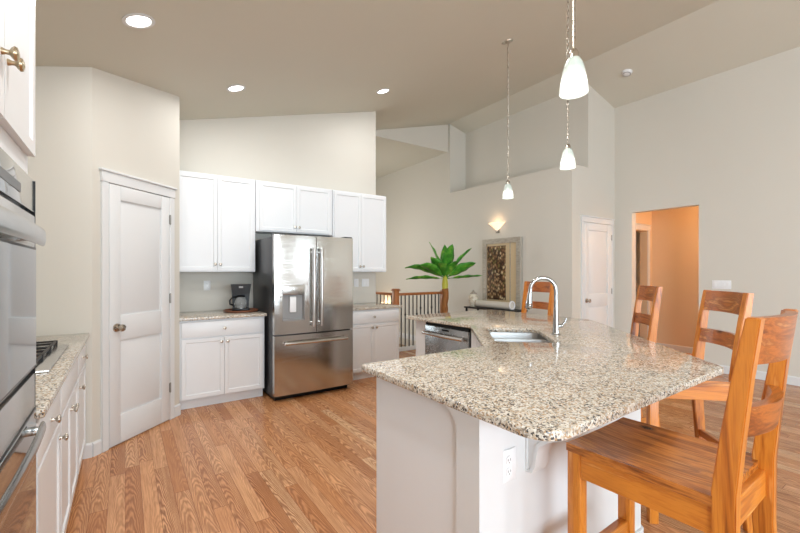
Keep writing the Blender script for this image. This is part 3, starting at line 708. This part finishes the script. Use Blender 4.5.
# ------------------------------------------------------------------ bar stools
def make_stool(label):
    t = thing('bar_stool', label, 'stool', (0, 0, 0), 0, 'wooden bar stools round the island')
    # local: faces +Y, seat centre at origin
    hw, yf, yb, sz = .180, .206, -.215, .785
    # dished plank seat
    tb = bmesh.new(); NX, NY = 12, 12; T = []; Bt = []
    for i in range(NX+1):
        T.append([]); Bt.append([])
        for j in range(NY+1):
            u, v = -1+2*i/NX, -1+2*j/NY
            dip = .014*max(0, 1-u*u)*max(0, 1-.7*v*v)
            x, y = u*.2, .021+v*.208
            T[i].append(tb.verts.new((x, y, sz-dip))); Bt[i].append(tb.verts.new((x, y, sz-.026)))
    for i in range(NX):
        for j in range(NY):
            tb.faces.new((T[i][j], T[i+1][j], T[i+1][j+1], T[i][j+1])); tb.faces.new((Bt[i][j], Bt[i][j+1], Bt[i+1][j+1], Bt[i+1][j]))
    for i in range(NX):
        tb.faces.new((T[i][0], Bt[i][0], Bt[i+1][0], T[i+1][0])); tb.faces.new((T[i][NY], T[i+1][NY], Bt[i+1][NY], Bt[i][NY]))
        tb.faces.new((T[0][i], T[0][i+1], Bt[0][i+1], Bt[0][i])); tb.faces.new((T[NX][i], Bt[NX][i], Bt[NX][i+1], T[NX][i+1]))
    bmesh.ops.recalc_face_normals(tb, faces=tb.faces)
    g = G(); g._add(tb); g.obj('seat', WY, t)
    for s in (-1, 1):
        g = G(); g.box(s*(hw-.006)-.022, s*(hw-.006)+.022, yf-.024, yf+.022, 0, sz-.026, .004); g.obj('leg', WZ, t)
        # rear leg sweeps up into the back post
        path = [(0, -.262, .022), (.35, -.215, .022), (.60, -.197, .025), (.80, -.198, .026), (.95, -.214, .023), (1.1, -.233, .019), (1.25, -.256, .015)]
        tb = bmesh.new(); rr = []
        for z, y, h in path:
            rr.append([tb.verts.new((s*hw+a*.0205, y+b*h, z)) for a, b in ((-1, -1), (1, -1), (1, 1), (-1, 1))])
        for A, B in zip(rr, rr[1:]):
            for k in range(4): tb.faces.new((A[k], A[(k+1) % 4], B[(k+1) % 4], B[k]))
        tb.faces.new(rr[0][::-1]); tb.faces.new(rr[-1]); bmesh.ops.recalc_face_normals(tb, faces=tb.faces)
        bmesh.ops.bevel(tb, geom=[e for e in tb.edges if e.calc_face_angle(0) > 1], offset=.003, segments=2, affect='EDGES')
        g = G(); g._add(tb); g.obj('leg', WZ, t, 30)
        G().box(s*hw-.013, s*hw+.013, -.2, yf-.024, sz-.105, sz-.026, .002, 1).obj('apron', WYA, t)
        G().box(s*hw-.013, s*hw+.013, -.215, yf-.024, .22, .26, .003, 1).obj('stretcher', WYA, t)
    G().box(-hw+.024, hw-.024, yf-.014, yf+.012, sz-.105, sz-.026, .002, 1).obj('apron', WXA, t)
    G().box(-hw+.02, hw-.02, -.205, -.18, sz-.105, sz-.026, .002, 1).obj('apron', WXA, t)
    G().box(-hw+.024, hw-.024, yf-.016, yf+.016, .36, .41, .004, 1).obj('footrest', WXA, t)
    G().box(-hw+.02, hw-.02, -.225, -.2, .36, .40, .003, 1).obj('stretcher', WXA, t)
    # curved back rails between (and let into) the posts
    def rail(z0, z1, bow, name='back_rail'):
        tb = bmesh.new(); rr = []
        yz = lambda z: -.214-(z-.95)*.14
        for k in range(15):
            u = -1+2*k/14; x = u*(hw-.018); dy = -bow*(1-u*u); th = .0125
            rr.append([tb.verts.new((x, yz(z)+dy+s_*th+.004, z)) for s_, z in ((-1, z0), (1, z0), (1, z1), (-1, z1))])
        for A, B in zip(rr, rr[1:]):
            for k in range(4): tb.faces.new((A[k], A[(k+1) % 4], B[(k+1) % 4], B[k]))
        tb.faces.new(rr[0][::-1]); tb.faces.new(rr[-1]); bmesh.ops.recalc_face_normals(tb, faces=tb.faces)
        g = G(); g._add(tb); g.obj(name, WX, t)
    rail(1.13, 1.248, .032); rail(.94, 1.02, .036)
    return t
def face(dx, dy): return math.atan2(dy, dx)-pi/2
s1 = make_stool('wooden ladder-back stool pushed under the near granite corner, seat in view')
s1.location = (1.434, .572, 0); s1.rotation_euler.z = R(1.5)
a = face(-.72, .69)
dup(s1, (2.635, 1.00, 0), a, 'wooden ladder-back stool in front of the wide switch plate on the wall')
a = face(-.69, .73)
dup(s1, (3.26, 1.68, 0), a, 'wooden ladder-back stool in front of the hallway opening')
a = face(-1, .02)
dup(s1, (3.66, 2.88, 0), a, 'wooden ladder-back stool behind the faucet, only its back showing')

# ------------------------------------------------------------------ pendant lights
def pendant(x, y, zb, label, master=None):
    top = zc(x)
    t = thing('pendant_light', label, 'pendant light', (x, y, zb), 0, 'pendant lights over the island')
    G().lathe([(r_*.78, z_*.88) for r_, z_ in ((.073, 0), (.075, .006), (.069, .05), (.058, .105), (.046, .145), (.032, .168), (.024, .172), (.022, .168), (.042, .143), (.054, .104), (.065, .05), (.070, .006), (.073, 0))], None, 28).obj('shade', PSHADE, t)
    b = G().ball((0, 0, .06), .026, (1, 1, 1.2)); b.obj('bulb', LED, t)
    G().lathe([(0, .09), (.012, .09), (.012, .148), (.022, .150), (.021, .168), (.014, .185), (.006, .19), (0, .19)], None, 20).obj('socket', NICKEL, t)
    G().cyl((0, 0, .18), (0, 0, .50), .006, n=10).obj('rod', NICKEL, t)
    H = top-zb
    g = G(); z = .505; k = 0; ln = .034
    while z < H-.045:
        ring = []
        for q in range(10):
            an = 2*pi*q/10; aa, zz = .0085*cos(an), ln/2*1.15*sin(an)
            ring.append((aa, 0, z+zz) if k % 2 else (0, aa, z+zz))
        g.tube(ring, .0021, 5, closed=True); z += ln*.8; k += 1
    g.tube([(.006*sin(i*1.3), .006*cos(i*1.3), .5+(H-.54)*i/40) for i in range(41)], .0022, 6)
    g.obj('chain', NICKEL, t)
    sl = math.atan(.266)
    G().lathe([(0, 0), (.012, 0), (.02, .012), (.055, .022), (.06, .034), (0, .036)], Matrix.Translation((0, 0, H-.034)) @ Matrix.Rotation(-sl, 4, 'Y'), 24).obj('ceiling_canopy', NICKEL, t)
    return t
pendant(1.575, .985, 2.12, 'largest-looking pendant light, over the bar edge beside the near stools')
pendant(2.83, 1.82, 2.165, 'middle pendant light, hanging in front of the closet wall corner')
pendant(3.355, 2.855, 2.145, 'farthest pendant light, hanging in front of the wall sconce')
# recessed lights; the last two are unseen, added to brighten the kitchen
for x, y, lab in ((.893, 4.128, 'round recessed ceiling light above the coffee corner cabinets'), (2.664, 4.252, 'round recessed ceiling light beside the hall opening header'), (.07, 3.0, 'round recessed ceiling light nearest the oven cabinet'),
                  (1.8, 2.0, 'round recessed ceiling light above the aisle, outside the picture'), (.45, 1.2, 'round recessed ceiling light above the camera side of the island')):
    t = thing('recessed_light', lab, 'ceiling light', (x, y, zc(x)), 0, 'recessed ceiling lights'); t.rotation_euler = (0, -math.atan(.266), 0)
    G().lathe([(.068, -.001), (.09, -.001), (.092, -.006), (.07, -.008), (.066, -.002), (.068, -.001)], None, 32).obj('trim_ring', TRIM, t)
    G().lathe([(0, -.004), (.068, -.003), (.068, -.001), (0, -.001)], None, 32).obj('lens', LED, t)
    l = bpy.data.lights.new('recessed_lamp', 'AREA'); l.shape = 'DISK'; l.size = .13; l.energy = 10 if y > 2.9 else 20; l.color = (1, .985, .97)
    o = bpy.data.objects.new('recessed_lamp', l); COL.objects.link(o); o.parent = t; o.location = (0, 0, -.02)
# smoke detector on the far slope
t = thing('smoke_detector', 'round white smoke detector on the sloped ceiling', 'smoke detector', (5.925, 2.88, zc(5.925)), 0); t.rotation_euler = (0, math.atan(.25), 0)
G().lathe([(0, 0), (.068, 0), (.068, -.012), (.058, -.03), (.03, -.04), (0, -.041)], None, 28).obj('housing', IVORY, t)
G().lathe([(.05, -.033), (.054, -.036), (.046, -.040), (.042, -.037), (.05, -.033)], None, 28).obj('vent_ring', GREYP, t)

# wall sconces (half bowls throwing light up the wall)
def sconce(x, y, z, label, power):
    t = thing('wall_sconce', label, 'sconce', (x, y, z), R(-90), 'amber wall sconces')
    g = G(); tb = bmesh.new(); prof = [(.02, 0), (.05, .025), (.085, .06), (.125, .095), (.165, .125), (.182, .13), (.174, .135), (.155, .128), (.118, .10), (.078, .065), (.04, .03)]
    rings = []
    for r, zz in prof: rings.append([tb.verts.new((r*cos(pi+pi*i/20), r*sin(pi+pi*i/20)*.8-.002, zz)) for i in range(21)])
    for A, B in zip(rings, rings[1:]):
        for i in range(20): tb.faces.new((A[i], A[i+1], B[i+1], B[i]))
    bmesh.ops.recalc_face_normals(tb, faces=tb.faces); g._add(tb); g.obj('bowl_shade', SSHADE, t)
    G().box(-.05, .05, -.012, 0, -.04, .10, .004).lathe([(0, -.045), (.012, -.04), (.02, -.02), (.022, .004), (0, .006)], Matrix.Translation((0, -.02, 0)), 18).obj('bracket', NICKEL, t)
    l = bpy.data.lights.new('sconce_bulb', 'POINT'); l.energy = power; l.color = (1, .66, .36); l.shadow_soft_size = .05
    o = bpy.data.objects.new('sconce_bulb', l); COL.objects.link(o); o.parent = t; o.location = (0, -.10, .12)
    return t
sconce(5.42, 4.845, 2.09, 'amber glass wall sconce above the large framed panel', .9)
sconce(5.42, 8.45, .46, 'low amber wall sconce glowing behind the stair railing', 4)
# passage ceiling lamp, unseen, added to give the hallway its warm light
t = thing('flush_ceiling_lamp', 'warm flush ceiling lamp in the hallway', 'ceiling light', (7.28, 1.75, 2.6), 0)
G().lathe([(0, 0), (.15, 0), (.15, -.02), (.14, -.02), (0, -.02)], None, 28).obj('base', NICKEL, t)
G().lathe([(.135, -.02), (.12, -.06), (.07, -.09), (0, -.1)], None, 28).obj('shade', SSHADE, t)
l = bpy.data.lights.new('hall_bulb', 'POINT'); l.energy = 30; l.color = (1, .64, .35); l.shadow_soft_size = .1
o = bpy.data.objects.new('hall_bulb', l); COL.objects.link(o); o.parent = t; o.location = (0, 0, -.2)

# ------------------------------------------------------------------ stair railing
t = thing('stair_railing', 'oak stair railing with black iron balusters and newel post', 'railing', (3.80, 5.66, 0), 0)
G().box(-.045, .045, -.045, .045, 0, 1.04, .004).obj('newel_post', OAKZ, t)
G().box(-.06, .06, -.06, .06, 1.04, 1.06, .004).box(-.05, .05, -.05, .05, 1.06, 1.075, .006).obj('post_cap', OAKZ, t)
G().box(1.02, 1.10, -.04, .04, 0, 1.02, .004).obj('newel_post', OAKZ, t)
G().box(.045, 1.02, -.03, .03, .955, 1.0, .01).obj('handrail', OAKX, t)
G().box(-.03, .03, .045, 3.0, .955, 1.0, .01).obj('handrail', OAKY, t)
G().box(.045, 1.02, -.03, .03, 0, .07, .004).obj('shoe_rail', TRIM, t)
G().box(-.03, .03, .045, 3.0, 0, .07, .004).obj('shoe_rail', TRIM, t)
for k in range(11):
    x = .115+k*.084; g = G(); g.box(x-.008, x+.008, -.008, .008, .07, .956)
    if k % 3 == 1: g.ball((x, 0, .62), .019, (1, 1, 1.5), 10)
    elif k % 3 == 2 and k > 3: g.ball((x, 0, .46), .019, (1, 1, 1.5), 10).ball((x, 0, .72), .019, (1, 1, 1.5), 10)
    g.obj('baluster', IRON, t)
for k in range(24):
    y = .13+k*.12; G().box(-.0065, .0065, y-.0065, y+.0065, .07, .956).obj('baluster', IRON, t)

# ------------------------------------------------------------------ palm in front of the railing end
LEAF, lnt, lp_ = newmat('palm_leaf'); lo = objco(lnt)
lf = noise(lnt, lo, 9, 4); lnt.links.new(ramp(lnt, lf, [(.3, srgb(40, 104, 28)), (.5, srgb(66, 146, 42)), (.72, srgb(130, 182, 70))]), lp_.inputs['Base Color']); lp_.inputs['Roughness'].default_value = .38
STALK = plain('palm_stalk', srgb(188, 186, 62), .45); POT = paint('clay_pot', srgb(120, 80, 58), .6); SOIL = paint('soil', srgb(62, 46, 36), .95, .4)
TRUNK = wood('palm_trunk', 2, [(.25, srgb(96, 56, 24)), (.5, srgb(150, 96, 46)), (.75, srgb(186, 130, 70))], .7, 1., 0)
t = thing('potted_palm', 'green banana palm standing beside the stair railing', 'plant', (4.715, 5.44, 0), 0)
p = G().lathe([(0, 0), (.12, 0), (.15, .12), (.165, .26), (.17, .28), (.155, .28), (.15, .25), (0, .25)], None, 28).obj('pot', POT, t)
G().lathe([(0, .262), (.148, .255), (.148, .25), (0, .25)], None, 20).obj('soil', SOIL, p)
tp = [(0, 0, .25+.09*i) for i in range(10)]
G().tube([(.01*sin(i), .008*cos(2*i), z[2]) for i, z in enumerate(tp)], [.055+.006*(i % 2) for i in range(10)], 12).obj('trunk', TRUNK, t)
G().tube([(0, 0, 1.04), (0, 0, 1.14), (0, 0, 1.25), (0, 0, 1.33)], [.05, .058, .042, .02], 12).obj('crown_stalk', STALK, t)
# leaves: (azimuth in the view sense: screen-right amount, depth amount, up, length, droop, width)
ca, sa = cos(R(34.5)), sin(R(34.5))
def leaf(rt, dp, up, L, droop, wd, tilt=0.):
    d = Vector((rt*ca+dp*sa, -rt*sa+dp*ca, 0)); hz = d.length; d = d/hz if hz > 1e-4 else Vector((1, 0, 0))
    side = Vector((-d.y, d.x, 0)); el = math.atan2(up, hz); N = 14
    pos = Vector((0, 0, 1.24)); g = G(); tb = bmesh.new(); rows = []
    for k in range(N+1):
        u = k/N; e = el-droop*u*u
        wv = wd*max(.05, math.sin(pi*min(1, max(0, (u-.16)/.84))**.8))**.75 if u > .16 else wd*.10
        if k == N: wv = .004
        nrm = d*(-sin(e))+Vector((0, 0, cos(e)))
        sd = side*cos(tilt)+nrm*sin(tilt); nrm = nrm*cos(tilt)-side*sin(tilt)
        ripple = .008*sin(u*23)
        rows.append([tb.verts.new(pos-sd*wv+nrm*(wv*.35+ripple)), tb.verts.new(pos-sd*wv*.5+nrm*wv*.12), tb.verts.new(pos.copy()), tb.verts.new(pos+sd*wv*.5+nrm*wv*.12), tb.verts.new(pos+sd*wv+nrm*(wv*.35-ripple))])
        pos = pos+(d*cos(e)+Vector((0, 0, sin(e))))*(L/N)
    for A, B in zip(rows, rows[1:]):
        for i in range(4): tb.faces.new((A[i], A[i+1], B[i+1], B[i]))
    bmesh.ops.recalc_face_normals(tb, faces=tb.faces); g._add(tb)
    o = g.obj('leaf', LEAF, t); m = o.modifiers.new('thickness', 'SOLIDIFY'); m.thickness = .003
for a in ((-.8, -.2, .42, .78, .75, .075, .75), (-.75, .1, .02, .70, .15, .065, .5), (-.55, -.4, .45, .66, .75, .085, .7), (-.32, .1, .8, .72, .05, .095, .3), (-.36, -.3, .6, .52, .3, .10, .5),
          (.04, .4, .9, .70, .1, .085, 0), (.12, -.3, .85, .66, .2, .115, -.1), (.6, .15, .75, .76, .2, .07, -.7), (.65, -.25, .42, .62, .25, .10, -.8), (.8, -.1, .06, .66, -.05, .05, -.5), (-.16, -.5, .6, .46, .6, .09, .2), (.3, -.4, .6, .45, .4, .08, -.4)):
    leaf(*a)

# ------------------------------------------------------------------ console table and what stands on it
t = thing('console_table', 'dark console table against wall under the sconce', 'table', (5.24, 4.75, 0), 0)
G().box(-.19, .165, -.56, .56, .715, .74, .004).obj('tabletop', IRON, t)
for x in (-.16, .13):
    for y in (-.52, .52): G().box(x-.015, x+.015, y-.015, y+.015, 0, .715, .002, 1).obj('leg', IRON, t)
G().box(-.17, .14, -.53, .53, .12, .14, .003).obj('shelf', IRON, t)
# big framed mosaic panel leaning on the wall
SILV, snt, sp_ = newmat('weathered_silver'); so = objco(snt)
sf = noise(snt, scaled(snt, so, (4, 40, 40)), 3, 5, .7); snt.links.new(ramp(snt, sf, [(.3, srgb(136, 130, 120)), (.55, srgb(180, 174, 162)), (.8, srgb(212, 208, 198))]), sp_.inputs['Base Color']); sp_.inputs['Roughness'].default_value = .5; sp_.inputs['Metallic'].default_value = .15
MOS, mnt, mp_ = newmat('mosaic_leaf'); mo = objco(mnt)
mv = nd(mnt, 'ShaderNodeTexVoronoi'); mv.inputs['Scale'].default_value = 26
mnt.links.new(scaled(mnt, mo, (1, 1, .75)), mv.inputs['Vector']); ms = mnt.nodes.new('ShaderNodeSeparateColor'); mnt.links.new(mv.outputs['Color'], ms.inputs[0])
mc = ramp(mnt, ms.outputs[0], [(0, srgb(84, 56, 36)), (.3, srgb(136, 100, 66)), (.55, srgb(176, 144, 104)), (.78, srgb(214, 194, 156)), (.92, srgb(124, 112, 64))], 'CONSTANT')
me_ = ramp(mnt, mv.outputs['Distance'], [(.25, (1, 1, 1, 1)), (.6, (.3, .26, .22, 1))]); mnt.links.new(mix(mnt, 1., mc, me_, 'MULTIPLY'), mp_.inputs['Base Color']); mp_.inputs['Roughness'].default_value = .45
bump(mnt, mp_, mv.outputs['Distance'], .6, .01)
MATB = paint('mat_board', srgb(206, 186, 150), .5); 
t = thing('framed_wall_panel', 'large weathered silver frame holding a brown mosaic panel', 'wall art', (5.385, 4.72, .742), R(-90)); t.rotation_euler = (0, 0, R(-90))
w2, H, fw = .42, 1.20, .085
g = G()
for k in range(2):
    s = -1 if k == 0 else 1
    xo, xi = s*w2, s*(w2-fw)
    g.hexa([(xo, -.035, 0), (xi, -.035, fw), (xi, .02, fw), (xo, .02, 0)], [(xo, -.035, H), (xi, -.035, H-fw), (xi, .02, H-fw), (xo, .02, H)])
g.hexa([(-w2, -.035, H), (w2, -.035, H), (w2, .02, H), (-w2, .02, H)], [(-w2+fw, -.035, H-fw), (w2-fw, -.035, H-fw), (w2-fw, .02, H-fw), (-w2+fw, .02, H-fw)])
g.hexa([(-w2, -.035, 0), (w2, -.035, 0), (w2, .02, 0), (-w2, .02, 0)], [(-w2+fw, -.035, fw), (w2-fw, -.035, fw), (w2-fw, .02, fw), (-w2+fw, .02, fw)])
g.obj('frame', SILV, t)
G().box(-w2+fw-.005, w2-fw+.005, -.012, .01, fw-.005, H-fw+.005).obj('mat_board', MATB, t)
G().box(-w2+fw+.02, .10, -.024, -.010, fw+.05, H-fw-.04, .003).obj('mosaic', MOS, t)
G().box(.19, .205, -.020, -.010, fw+.0, H-fw-.0).obj('mat_edge', SILV, t)
CER, cnt, cp = newmat('crackled_ceramic'); co = objco(cnt); cf = noise(cnt, co, 28, 4, .7); cnt.links.new(ramp(cnt, cf, [(.35, srgb(176, 164, 140)), (.5, srgb(214, 208, 190)), (.7, srgb(232, 228, 214))]), cp.inputs['Base Color']); cp.inputs['Roughness'].default_value = .3
t = thing('lidded_jar', 'cream crackled ceramic jar with lid on the console table', 'jar', (5.17, 5.19, .7405), 0)
G().lathe([(0, 0), (.05, 0), (.06, .03), (.085, .10), (.092, .15), (.08, .195), (.055, .215), (.055, .225), (0, .225)], None, 28).obj('body', CER, t)
G().lathe([(.06, .226), (.062, .235), (.03, .255), (.014, .262), (.02, .28), (.012, .292), (0, .294)], None, 24).obj('lid', SILV, t)
SILL = paint('pale_silver', srgb(214, 211, 202), .4)
t = thing('scroll_tray', 'long silver scroll with rolled ring end lying before the frame', 'decoration', (5.17, 4.66, .7405), 0)
G().tube([(0, -.33, .064), (0, .42, .064)], .06, 20).obj('roll', SILL, t)
g = G(); g.tube([(.062*cos(a), -.345, 0.0765+.062*sin(a)) for a in [2*pi*k/20 for k in range(20)]], .012, 8, closed=True); g.obj('end_ring', IVORY, t)
